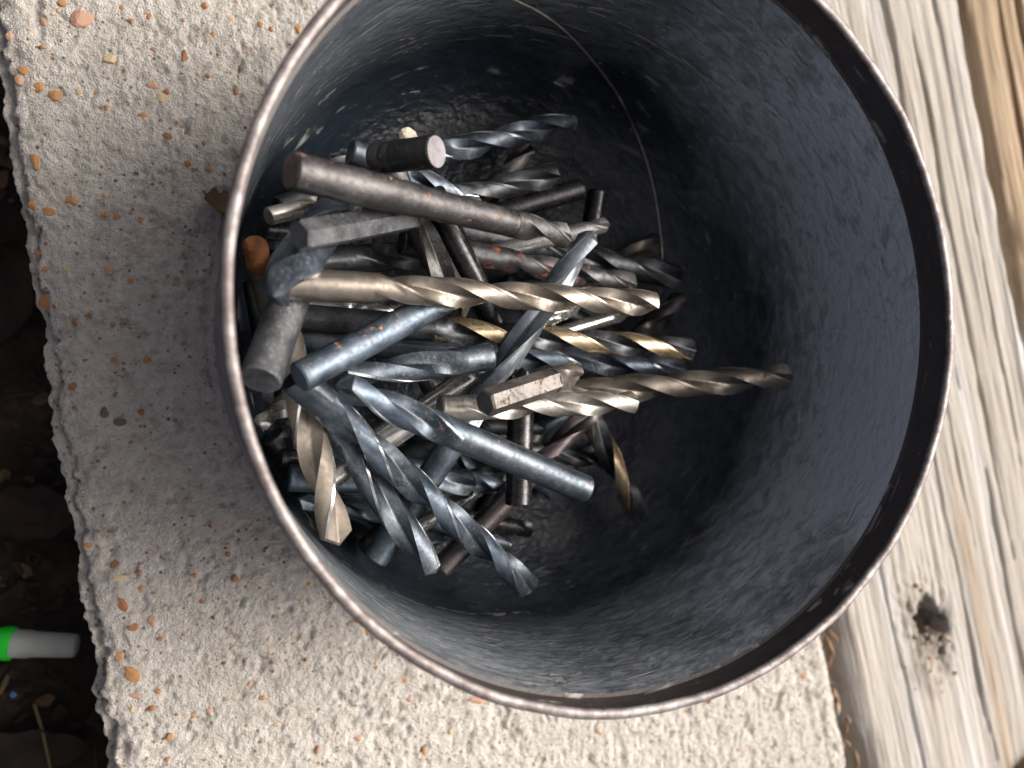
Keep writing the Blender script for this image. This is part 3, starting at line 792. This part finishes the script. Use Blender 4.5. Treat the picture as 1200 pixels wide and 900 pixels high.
GROUP = 'drill bits heaped in the can'
BITS = [
    (1, (-65.3, 21.0, 73.0), (-2.9, 18.6, 48.7), 5.89, 0.74, 'dusty', 'bigshank', 1.0, 'long rust-flecked dark shank reaching the left rim, topmost bit of the heap'),
    (2, (-36.8, 30.8, 60.0), (-46.3, 31.7, 48.1), 6.37, 0.45, 'dusty', 'stub', 1.0, 'stubby dark bit whose pale round end faces up, behind the topmost shank'),
    (3, (-45.7, 34.2, 24.9), (15.8, 58.5, 13.5), 6.38, 0.3, 'blue', 'twist', 1.0, 'blue-grey fluted bit farthest to the top, its tip against the upper wall'),
    (4, (-19.3, 24.5, 12.6), (3.4, 50.5, 11.6), 6.22, 0.3, 'dusty', 'twist', 1.0, 'dusty dark tip poking up just below the uppermost fluted bit'),
    (5, (-49.7, 22.0, 25.7), (6.8, 40.4, 22.8), 6.57, 0.5, 'black', 'twist', 1.0, 'black fluted bit running under the rust-flecked top shank towards the upper wall'),
    (6, (13.8, 37.4, 21.1), (-14.2, 27.9, 18.2), 5.64, 0.75, 'gloss', 'twist', 1.0, 'glossy black plain shank end pointing right, above the upright black shank end'),
    (7, (20.2, 38.1, 17.6), (16.7, 13.6, 15.8), 5.67, 0.8, 'gloss', 'twist', 1.0, 'short black shank end standing upright, alone near the upper right of the heap'),
    (8, (-16.9, 17.0, 26.0), (16.5, 26.4, 31.5), 4.1, 0.99, 'bright', 'twist', 1.0, 'bright silver shank tucked behind the diagonal blue-steel tip'),
    (9, (-42.6, -54.0, 29.0), (3.8, 20.9, 46.8), 6.35, 0.36, 'bluesilver', 'twist', 0.62, 'long blue-steel bit crossing the whole heap diagonally, tip towards the upper right'),
    (10, (-65.4, 4.4, 57.4), (19.3, 4.5, 50.1), 6.13, 0.2, 'bronze', 'twist', 1.0, 'bright bronze twist bit lying level across the middle, on top of the diagonal one'),
    (11, (-52.2, 24.0, 47.7), (-67.8, 0.4, 71.3), 8.59, 0.1, 'blue', 'twist', 1.25, 'thickest blue-black fluted bit at the left, its blunt tip over a grey shank'),
    (12, (-63.8, 10.5, 72.2), (-22.5, 25.5, 42.6), 5.21, 0.55, 'gunmetal', 'hex', 1.0, 'grey hexagonal shank just below the topmost rust-flecked shank'),
    (13, (-69.4, -13.4, 62.1), (-58.9, 13.7, 42.9), 7.58, 0.72, 'dustgrey', 'twist', 1.0, 'thick dusty grey shank against the left rim, its round end facing down'),
    (14, (-65.4, 3.2, 41.9), (-53.5, -46.6, 47.1), 6.83, 0.08, 'khaki', 'twist', 1.05, 'tan slow-twist bit hanging down the left side of the heap, tip by the lower wall'),
    (15, (-62.5, -12.9, 58.8), (-26.8, 6.4, 46.8), 6.04, 0.8, 'bluegrey', 'twist', 1.0, 'blue-grey round shank with rust specks, its round end over the tan bit'),
    (16, (-25.6, -18.0, 56.0), (2.0, -11.3, 44.0), 5.67, 0.9, 'brownhex', 'hex', 1.0, 'short hexagonal shank with rusty brown top face, in the middle of the heap'),
    (17, (-31.6, -19.4, 43.7), (18.3, -18.4, 43.1), 5.94, 0.1, 'dirty', 'twist', 1.0, 'dirty silver twist bit with a blunt pale tip, under the rusty hexagonal shank'),
    (18, (-8.7, -17.5, 27.9), (67.6, -12.1, 39.6), 7.36, 0.12, 'bronzedark', 'twist', 1.0, 'olive bronze bit reaching farthest right, its tip touching the right wall'),
    (19, (-61.1, -0.1, 36.7), (39.3, -5.4, 36.0), 6.11, 0.3, 'blackgold', 'twist', 1.0, 'black twist bit with gold lands lying level under the diagonal blue-steel bit'),
    (20, (-59.9, -3.3, 23.7), (44.1, -10.2, 24.2), 7.2, 0.34, 'bluebright', 'twist', 1.0, 'blue-steel twist bit lying level right below the black and gold one'),
    (21, (-19.6, -8.0, 42.8), (-54.5, -13.0, 46.8), 6.26, 0.2, 'blue', 'twist', 0.8, 'grey fluted bit with its tip pointing left, next to the blue-grey shank end'),
    (22, (-2.6, -36.7, 56.0), (-56.4, -14.0, 63.0), 6.18, 0.56, 'bluebright', 'twist', 1.0, 'blue-steel bit with long smooth shank ending in a reddish round end, lower centre'),
    (23, (-62.7, -12.7, 52.5), (-3.0, -65.5, 27.4), 6.68, 0.1, 'bluebright', 'twist', 1.0, 'long blue-steel twist bit slanting down to the lowest tip of the heap'),
    (24, (-54.8, -21.9, 40.4), (-30.1, -56.9, 35.6), 6.81, 0.12, 'blue', 'twist', 0.8, 'dusty grey-blue twist bit with a bright white ground tip at the lower wall'),
    (25, (-56.3, -35.8, 32.6), (-15.0, -9.3, 33.1), 6.71, 0.93, 'bright', 'twist', 1.0, 'mirror-bright thick shank passing under the blue-steel bit with the reddish end'),
    (26, (-61.5, -34.9, 26.8), (-17.1, -38.2, 26.5), 6.27, 0.7, 'bluegrey', 'twist', 1.0, 'blue-grey shank lying level at the lower left, behind the tan bit'),
    (27, (-63.1, -30.5, 24.7), (-36.1, -32.5, 17.8), 4.08, 0.7, 'gloss', 'twist', 1.0, 'thin black shank directly above the level blue-grey one at the lower left'),
    (28, (-31.8, -47.5, 17.5), (-59.3, -40.1, 22.9), 4.96, 0.3, 'blue', 'twist', 1.0, 'thin blue-grey bit low at the left below the level blue-grey shank'),
    (29, (-10.0, -42.7, 35.2), (-8.5, -10.1, 34.1), 6.39, 0.75, 'gloss', 'twist', 1.0, 'upright dark glossy shank under the reddish-ended shank, its round end facing down'),
    (30, (-26.0, -59.1, 24.1), (17.1, -18.2, 25.9), 5.9, 0.55, 'purple', 'twist', 1.0, 'purple-black bit slanting up from the lower wall behind the upright dark shank'),
    (31, (-32.2, -52.2, 14.7), (-8.5, -40.2, 11.8), 3.59, 0.95, 'bright', 'twist', 1.0, 'thin bright shank glimpsed behind the long twist bit with the lowest tip'),
    (32, (-16.6, -49.0, 11.5), (6.2, -55.2, 6.0), 4.71, 0.95, 'gloss', 'twist', 1.0, 'small dark shank at the bottom beneath the end of the upright dark shank'),
    (33, (10.1, -9.7, 18.5), (34.7, -52.6, 16.6), 6.41, 0.1, 'blackgold', 'twist', 1.0, 'small black and gold twist bit slanting down at the right, tip on the can floor'),
    (34, (-24.4, 23.8, 22.4), (44.3, 15.1, 22.3), 7.26, 0.3, 'black', 'twist', 1.0, 'black fluted bit right of the diagonal tip, its blunt tip dusted white'),
    (35, (-37.8, 17.8, 34.2), (26.8, 11.8, 27.2), 6.35, 0.4, 'rusty', 'twist', 1.0, 'black twist bit spotted with red rust, above the bright bronze bit'),
    (36, (14.3, 10.6, 11.1), (47.3, 28.6, 7.1), 6.74, 0.3, 'bronzedark', 'twist', 1.0, 'brown bronze tip showing behind the thin wire at the right'),
    (37, (23.4, -11.8, 14.0), (50.7, 11.8, 14.0), 7.16, 0.4, 'purple', 'twist', 1.0, 'dark purple tip at the right between the bronze bit and the black and gold bit'),
    (38, (-33.2, 27.4, 42.5), (-10.7, -5.9, 29.6), 6.18, 0.8, 'gloss', 'twist', 1.0, 'dark glossy shank dropping steeply from the topmost shank to the bronze bit'),
    (39, (-43.3, 32.4, 43.8), (-24.8, 0.7, 40.6), 6.58, 0.1, 'dusty', 'twist', 0.7, 'dusty grey slow-twist bit left of the steep glossy shank, above the bronze bit'),
    (40, (-65.5, 11.1, 34.0), (-21.5, 17.5, 26.8), 6.68, 0.4, 'black', 'twist', 1.0, 'black fluted bit lying level below the grey hexagonal shank'),
    (41, (-69.7, 13.9, 45.6), (-64.3, -2.8, 26.2), 4.89, 0.9, 'rustend', 'rustcap', 1.0, 'shank with an orange rusty top end, upright against the left rim'),
    (42, (-68.1, 17.0, 42.2), (-50.4, 19.0, 30.3), 4.59, 0.7, 'gloss', 'twist', 1.0, 'short black shank end at the left rim above the orange rusty one'),
    (44, (-61.7, -17.0, 30.0), (-68.4, -22.2, 42.0), 3.64, 0.1, 'bright', 'hex', 1.0, 'small bright square-cut shank end low against the left rim'),
    (45, (-7.7, -5.4, 19.3), (31.2, 5.8, 15.9), 3.96, 0.9, 'bright', 'twist', 1.0, 'thin silver shank between the bronze bit and the black and gold bit'),
    (46, (-7.2, -1.7, 24.0), (16.4, 8.6, 20.0), 4.95, 0.3, 'bright', 'twist', 1.0, 'small bright fluted bit showing just below the bronze bit beside the diagonal'),
    (47, (-36.2, -33.4, 13.4), (-12.6, -24.8, 23.2), 4.78, 0.3, 'black', 'twist', 1.0, 'small blue-black fluted bit in the gap below the mirror-bright shank'),
    (48, (-24.5, -42.3, 14.7), (2.9, -33.6, 16.9), 5.86, 0.3, 'black', 'twist', 1.0, 'blue-black fluted bit left of the upright dark shank, deep in the heap'),
    (49, (-5.2, -30.5, 12.8), (26.4, -36.5, 12.0), 4.52, 0.3, 'black', 'twist', 1.0, 'thin blue-black bit lying level right of the upright dark shank'),
    (50, (-18.4, -24.6, 17.0), (4.3, -25.8, 19.3), 4.27, 0.9, 'black', 'twist', 1.0, 'thin dark shank just left of the top of the upright dark shank'),
    (51, (-42.5, -54.8, 15.9), (-25.1, -40.9, 8.7), 5.5, 0.6, 'gloss', 'twist', 1.0, 'dark round shank end at the bottom left of the white-tipped bit'),
    (53, (-59.6, 30.2, 30.6), (-39.9, 43.0, 12.6), 4.47, 0.3, 'dusty', 'twist', 1.0, 'thin dusty bit at the far upper left under the topmost shank'),
    (54, (-49.8, 35.4, 38.4), (-19.9, 28.3, 32.6), 5.84, 0.3, 'blue', 'twist', 1.0, 'blue-grey fluted bit between the pale round end and the topmost shank'),
    (57, (-60.6, 2.2, 31.6), (-33.4, 2.6, 24.0), 4.35, 0.3, 'bright', 'twist', 1.0, 'thin bright fluted bit below the left end of the bronze bit'),
    (59, (-48.8, 10.1, 19.8), (-22.0, -18.5, 13.8), 6.0, 0.5, 'black', 'twist', 1.0, 'black sliver of a bit between the mirror-bright shank and the left-pointing tip'),
    (61, (13.9, -19.1, 3.5), (-9.2, -54.1, 3.5), 5.86, 0.5, 'gunmetal', 'twist', 1.0, 'dark grey bit deep under the reddish-ended shank, beside the upright dark shank'),
    (62, (-2.0, 14.2, 4.2), (42.7, -6.7, 6.9), 6.48, 0.5, 'black', 'twist', 1.0, 'black bit low beneath the bronze bit, behind the thin silver shank'),
    (63, (-52.0, -40.9, 14.2), (-23.7, -57.7, 3.3), 5.33, 0.5, 'blue', 'twist', 1.0, 'blue bit low between the tan bit and the white-tipped bit'),
    (64, (-63.8, -26.2, 14.1), (-46.8, -46.6, 6.5), 5.97, 0.6, 'gunmetal', 'twist', 1.0, 'dark grey shank low at the left wall, above the level blue-grey shank'),
    (66, (-68.0, 9.1, 20.5), (-62.4, -23.9, 20.3), 5.95, 0.5, 'black', 'twist', 1.0, 'black bit standing against the left rim behind the thick dusty grey shank'),
    (72, (-60.4, -28.0, 18.6), (-32.1, -26.2, 9.5), 4.26, 0.5, 'gunmetal', 'twist', 1.0, 'grey sliver at the lower left, just above the thin black shank'),
    (75, (-34.9, -18.6, 7.2), (-10.8, -39.4, 8.2), 5.04, 0.3, 'blue', 'twist', 1.0, 'small blue bit in the gap below the reddish-ended shank, right of the diagonal'),
    (77, (-13.2, 7.9, 15.2), (27.9, 18.2, 2.9), 4.8, 0.8, 'bluegrey', 'twist', 1.0, 'blue-grey sliver just above the bronze bit, left of the diagonal blue-steel tip'),
    (79, (3.7, -25.6, 15.1), (29.0, -16.6, 11.1), 4.31, 0.8, 'bluegrey', 'twist', 1.0, 'blue-grey shank below the dirty silver bit, right of the upright dark shank'),
    (83, (-11.7, -30.0, 10.8), (13.0, -45.6, 5.5), 4.29, 0.3, 'bluebright', 'twist', 1.0, 'small blue bit below the reddish round end, at the floor'),
    (84, (-25.4, -49.6, 10.0), (-0.3, -58.9, 6.4), 3.73, 0.3, 'bluegrey', 'twist', 1.0, 'thin blue-grey bit on the floor right of the twist bit with the lowest tip'),
    (90, (-67.0, 18.6, 46.7), (-45.9, 27.8, 36.7), 3.58, 0.3, 'dirty', 'twist', 1.0, 'thin dirty silver bit at the upper left between the topmost shank and the rim'),
    (91, (-63.9, 22.3, 34.7), (-34.6, 36.0, 29.2), 6.54, 0.2, 'black', 'twist', 1.0, 'dark fluted bit under the topmost shank, above the grey hexagonal shank'),
    (92, (-35.0, -33.6, 22.2), (-5.5, -41.6, 19.7), 5.19, 0.5, 'bluebright', 'twist', 1.0, 'blue-steel bit slanting low between the long twist bits and the upright dark shank'),
    (93, (5.3, -39.8, 11.3), (33.1, -31.9, 3.7), 4.93, 0.4, 'gunmetal', 'twist', 1.0, 'small grey bit low beneath the reddish round end')
]
ENDS = {1: red, 2: pal, 12: gun, 13: gun, 15: bgr, 16: gun, 22: red, 41: rse}
PHASE = {}
TIPS = {24: shn, 23: brt, 14: kha, 17: brt, 10: brt}
for i, A, B, dia, fs, mat, style, tw, label in BITS:
    a, b = Vector(A), Vector(B)
    L = (b - a).length
    q = (b - a).to_track_quat('Z', 'Y')
    root = empty('drill_bit', a * S, q)
    tag(root, label, 'drill bit', GROUP)
    r = dia / 2
    land, flute, margin, shk, pnt = D[mat]
    ph = PHASE.get(i, (i * 1.7) % 6.28)
    z1 = L * fs
    if L - z1 < 3.2 * r: z1 = max(L * 0.3, L - 3.4 * r)
    if style == 'stub': z1 = L
    shank(root, r, z1, shk, ENDS.get(i, shk), style, ph)
    if z1 < L - 2 * r:
        fluted(root, r, z1 - 0.3, L, tw, ph, [land, flute, margin], TIPS.get(i, pnt))

# ------------------------------------------------------------------ small things
def tube(name, pts, rad, mat, parent=None, n=8):
    """a round wire or stem through pts (mm); rad a number or a list"""
    verts, faces = [], []
    P = [Vector(p) for p in pts]
    rads = rad if isinstance(rad, (list, tuple)) else [rad] * len(P)
    for i, p in enumerate(P):
        d = (P[min(i + 1, len(P) - 1)] - P[max(i - 1, 0)]).normalized()
        x = d.orthogonal().normalized()
        if i == 0: px = x
        x = (px - d * px.dot(d)).normalized(); px = x
        y = d.cross(x)
        for j in range(n):
            a = 2 * math.pi * j / n
            verts.append((p + (x * math.cos(a) + y * math.sin(a)) * rads[i]) * S)
    for i in range(len(P) - 1):
        for j in range(n): faces.append((i * n + j, i * n + (j + 1) % n, (i + 1) * n + (j + 1) % n, (i + 1) * n + j))
    faces.append(tuple(range(n))[::-1]); faces.append(tuple((len(P) - 1) * n + j for j in range(n)))
    return mesh(name, verts, faces, [mat], parent, smooth=True, sharp=50)

def spline(P, k=6):
    P = [Vector(p) for p in P]; out = []
    for i in range(len(P) - 1):
        a, b, c, d = P[max(i - 1, 0)], P[i], P[i + 1], P[min(i + 2, len(P) - 1)]
        for s in range(k):
            t = s / k
            out.append(0.5 * ((2 * b) + (c - a) * t + (2 * a - 5 * b + 4 * c - d) * t * t + (3 * b - a - 3 * c + d) * t ** 3))
    out.append(P[-1]); return out

wire_m = metal('wire_steel', (0.40, 0.385, 0.33), 0.4, dust=0.2)
wire = tube('thin_wire', spline([(-20.5, 69.0, 50.8), (-15.1, 70.4, 46.0), (-6.4, 71.8, 40.0), (2.5, 72.1, 33.6), (11.0, 71.2, 27.2), (20.7, 69.0, 20.0), (29.8, 65.6, 13.2), (32.5, 57.2, 16.0), (35.7, 48.5, 17.0), (37.9, 38.9, 18.0), (38.9, 29.3, 19.0), (39.1, 21.3, 20.0), (42.1, 11.4, 14.0)]), 0.3, wire_m)
tag(wire, 'thin curved wire standing along the upper right inside wall of the can', 'wire')

# dead leaf caught between the can and the slab
leaf_m = plain('dead_leaf', (0.115, 0.07, 0.03), 0.75, spots=(0.045, 0.028, 0.014), scale=120)
leaf_d = plain('dead_leaf_dark', (0.03, 0.018, 0.011), 0.9, spots=(0.008, 0.006, 0.004), scale=90)
def leaf(loc, ln, wd, rot, curl, mat, seed, label, group=None):
    r = random.Random(seed)
    verts, faces = [], []
    nu, nv = 12, 7
    for i in range(nu):
        u = i / (nu - 1)
        half = wd / 2 * (math.sin(math.pi * (0.06 + 0.9 * u)) ** 0.7) * r.uniform(0.82, 1.1)
        for j in range(nv):
            v = j / (nv - 1) * 2 - 1
            x = (u - 0.5) * ln; y = half * v
            z = curl * (abs(v) ** 1.6) * wd * 0.35 + curl * wd * 0.25 * math.sin(u * 3 + seed) + r.uniform(-0.25, 0.25)
            verts.append(Vector((x, y, z)))
    m = len(verts)
    verts += [v - Vector((0, 0, 0.25)) for v in verts]
    for i in range(nu - 1):
        for j in range(nv - 1):
            a = i * nv + j
            faces.append((a, a + nv, a + nv + 1, a + 1)); faces.append((m + a + 1, m + a + nv + 1, m + a + nv, m + a))
    for i in range(nu - 1):
        for j in (0, nv - 1):
            a = i * nv + j; faces.append((a, m + a, m + a + nv, a + nv))
    for j in range(nv - 1):
        for i in (0, nu - 1):
            a = i * nv + j; faces.append((a, a + 1, m + a + 1, m + a))
    o = mesh('dead_leaf', [v * S for v in verts], faces, [mat])
    o.location = Vector(loc) * S
    o.rotation_euler = rot
    tag(o, label, 'leaf', group)
    return o
leaf((-74.6, 29.2, 5.0), 15, 9, (0.5, 0.9, 1.75), 0.3, leaf_m, 3, 'brown dead leaf scrap sticking out beside the left rim of the can')
r = random.Random(12)
WHERE = ['halfway up', 'in the corner', 'near the top']
for (px, py, pz), where in zip([(-127.5, -52.1, -60.0), (-126.5, -120.1, -60.0), (-131.7, 10.8, -60.0)], WHERE):
    leaf((px, py, pz + 1.5), r.uniform(22, 36), r.uniform(12, 20), (r.uniform(-0.35, 0.35), r.uniform(-0.35, 0.35), r.uniform(0, 6.28)), r.uniform(0.2, 0.6), leaf_d, r.randrange(99),
         'brown dead leaf in the dark gap left of the slab, ' + where, 'dead leaves in the dark gap')
stem_m = plain('dry_stem', (0.16, 0.12, 0.05), 0.7)
tag(tube('dry_stem', [(-125.6, -107.4, -55.0), (-123.1, -115.1, -53.0), (-121.1, -127.6, -54.0)], 0.45, stem_m), 'thin dry yellow stem lying in the dark gap below the green cap', 'stem')
blue_m = plain('blue_plastic', (0.1, 0.22, 0.5), 0.4)
def crumb(name, loc, size, mat, seed, label, cat, group=None):
    bm = bmesh.new(); bmesh.ops.create_icosphere(bm, subdivisions=2, radius=1.0)
    q = random.Random(seed)
    for _ in range(7):
        n = Vector((q.uniform(-1, 1), q.uniform(-1, 1), q.uniform(-1, 1))).normalized(); d = q.uniform(0.4, 0.75)
        for v in bm.verts:
            s = v.co.dot(n) - d
            if s > 0: v.co -= n * s
    for v in bm.verts: v.co = Vector((v.co.x * size[0], v.co.y * size[1], v.co.z * size[2])) * S
    me = bpy.data.meshes.new(name); bm.to_mesh(me); bm.free(); me.materials.append(mat)
    o = link(name, me); o.location = Vector(loc) * S; o.rotation_euler = (q.uniform(-.3, .3), q.uniform(-.3, .3), q.uniform(0, 6))
    return tag(o, label, cat, group)
crumb('plastic_crumb', (-131.1, -104.4, -56.0), (1.6, 1.2, 1.0), blue_m, 3, 'tiny blue crumb in the dark gap below the green cap', 'crumb')
chip_m = plain('pale_chip', (0.5, 0.47, 0.38), 0.85, spots=(0.3, 0.27, 0.2), scale=500)
crumb('stone_chip', (-40.1, 36.0, 51.0), (2.6, 1.9, 1.5), chip_m, 8, 'small pale chip resting on the bit with the pale round end', 'chip')

# plastic tube with a green cap, lying in the gap
pt_a, pt_b = Vector((-130.0, -87.6, -50.0)), Vector((-113.4, -89.7, -48.0))
q = (pt_b - pt_a).to_track_quat('Z', 'Y')
tb = tag(empty('plastic_tube', pt_a * S, q), 'small white plastic tube with bright green cap lying in the dark gap', 'tube')
white_m = plain('white_plastic', (0.46, 0.52, 0.46), 0.5, spots=(0.32, 0.36, 0.32), scale=60)
green_m = plain('green_plastic', (0.02, 0.75, 0.04), 0.35, spots=(0.015, 0.6, 0.03), scale=60)
def lathe_z(name, prof, mat, parent, n=32):
    verts, faces = [], []
    for s in range(n):
        a = 2 * math.pi * s / n
        for rr, z in prof: verts.append((rr * math.cos(a) * S, rr * math.sin(a) * S, z * S))
    k = len(prof)
    for s in range(n):
        for p in range(k - 1):
            a, b = s * k + p, ((s + 1) % n) * k + p
            faces.append((a, b, b + 1, a + 1))
    return mesh(name, verts, faces, [mat], parent, smooth=True, sharp=40)
LT = (pt_b - pt_a).length
lathe_z('body', [(3.9, -1), (3.9, 4.5), (3.6, 5.2), (3.5, LT * .5), (3.3, LT - 1.2), (2.9, LT - 0.3), (2.2, LT), (0.02, LT)], white_m, tb)
lathe_z('cap', [(0.02, -9.5), (1.6, -9.3), (2.5, -8), (3.6, -5.2), (4.5, -2.5), (4.7, -0.8), (4.6, 0.2), (3.7, 0.3)], green_m, tb)

# splintered board lying over the timber at the corner
off_m = plain('reddish_wood', (0.34, 0.21, 0.135), 0.8, spots=(0.16, 0.08, 0.05), scale=200)
bc = Vector((204.7, -169.2, 2.5))
verts, faces = [], []
nu, nv = 60, 26
r = random.Random(4)
U_, V_ = np.meshgrid(np.linspace(-30, 46, nu), np.linspace(-30, 7, nv))
Zb = 3.0 + 1.6 * (fbm(U_ / 40, V_ / 2.5, 4, 90) - 0.5) * 2
edge = 7 - 2.5 * (fbm(U_ / 9, U_ * 0 + 1, 3, 91) - 0.3)
Vb = np.minimum(V_, edge)
Zb = Zb - 0.25 * np.clip(V_ - edge + 2, 0, 9)
board = grid_mesh('wood_offcut', U_, Vb, Zb, [off_m])
bmb = bmesh.new(); bmb.from_mesh(board.data)
g = bmesh.ops.extrude_face_region(bmb, geom=bmb.faces[:])
for v in [e for e in g['geom'] if isinstance(e, bmesh.types.BMVert)]: v.co.z = -1.5 * S
bmesh.ops.recalc_face_normals(bmb, faces=bmb.faces[:])
bmb.to_mesh(board.data); bmb.free()
board.location = bc * S
board.rotation_euler = (0, 0, math.radians(27))
tag(board, 'reddish brown splintered piece of wood at the lower right corner', 'wood piece')

# bark chips and splinters fallen into the joint between slab and timber
chipw = [plain('bark_chip', (0.24, 0.15, 0.085), 0.85, spots=(0.1, 0.06, 0.035), scale=400), plain('pale_splinter', (0.46, 0.36, 0.25), 0.8, spots=(0.28, 0.2, 0.13), scale=400)]
r = random.Random(31)
for k in range(30):
    y = -84 - 75 * (k + r.random()) / 30
    x = slab_right(np.array([y]))[0] + r.uniform(0.3, 6.0)
    ln = r.uniform(3, 9); a = r.uniform(0.8, 2.4)
    z = r.uniform(-8, -1)
    d = Vector((math.cos(a), math.sin(a), r.uniform(-0.3, 0.3))) * ln / 2
    c = Vector((x, y, z))
    tag(tube('wood_splinter', [c - d, c - d * 0.3 + Vector((0, 0, 0.4)), c + d * 0.4, c + d], [0.2, r.uniform(0.5, 1.2), r.uniform(0.5, 1.1), 0.15], chipw[k % 2], n=5),
        'small wood splinter fallen into the joint between slab and timber', 'splinter', 'splinters in the joint')

# rotten crumbs round the knot hole and grit on the timber
rot_m = plain('rotten_wood', (0.22, 0.17, 0.11), 0.9, spots=(0.09, 0.07, 0.05), scale=500)
bm = bmesh.new(); q = random.Random(77)
cz, sz = math.cos(TROT), math.sin(TROT)
for k in range(70):
    u = KNOT[0] + q.gauss(0, 5); v = KNOT[1] - 6 + q.gauss(0, 8); s = q.uniform(0.25, 0.9)
    if u < 4: continue
    z = float(timber_height(np.array([u]), np.array([v]))[0])
    mt = Matrix.Translation((u * S, v * S, (z + s * 0.3) * S)) @ Matrix.Rotation(q.uniform(0, 6), 4, 'Z') @ Matrix.Diagonal((s * S, s * q.uniform(0.5, 1.6) * S, s * 0.7 * S, 1))
    f = bmesh.ops.create_icosphere(bm, subdivisions=1, radius=1.0, matrix=mt)
    mi = 0 if q.random() < 0.6 else (1 if q.random() < 0.5 else 2)
    for vv in f['verts']:
        for ff in vv.link_faces: ff.material_index = mi
me = bpy.data.meshes.new('rotten_crumbs'); bm.to_mesh(me); bm.free()
for mm in (rot_m, chip_m, M['peb'][0]): me.materials.append(mm)
tag(link('rotten_crumbs', me, timber), kind='stuff')

# leaf litter and bits of bark on the soil, too many to count
bm = bmesh.new(); q = random.Random(55)
for k in range(330):
    y = q.uniform(-130, 70); x = slab_left(y) + q.uniform(-34, -1)
    z = -61 + 9 * (float(fbm(np.array([x / 22]), np.array([y / 22]), 5, 3)[0]) - 0.5)
    ln, wd = q.uniform(1.5, 9), q.uniform(0.8, 4)
    if q.random() < 0.3: wd = 0.5; ln *= 1.8
    mt = Matrix.Translation((x * S, y * S, (z + q.uniform(0, 3)) * S)) @ Matrix.Rotation(q.uniform(0, 6.28), 4, 'Z') @ Matrix.Rotation(q.uniform(-0.5, 0.5), 4, 'X') @ Matrix.Rotation(q.uniform(-0.4, 0.4), 4, 'Y') @ Matrix.Diagonal((ln / 2 * S, wd / 2 * S, 0.35 * S, 1))
    f = bmesh.ops.create_icosphere(bm, subdivisions=1, radius=1.0, matrix=mt)
    for vv in f['verts']: vv.co += Vector((q.uniform(-1, 1), q.uniform(-1, 1), q.uniform(-.3, .3))) * 0.28 * wd * S
    mi = q.choice([0, 0, 1, 1, 2, 3])
    for vv in f['verts']:
        for ff in vv.link_faces: ff.material_index = mi
me = bpy.data.meshes.new('leaf_litter'); bm.to_mesh(me); bm.free()
for mm in (leaf_d, leaf_d, leaf_m, M['soil']): me.materials.append(mm)
tag(link('leaf_litter', me, soil), kind='stuff')
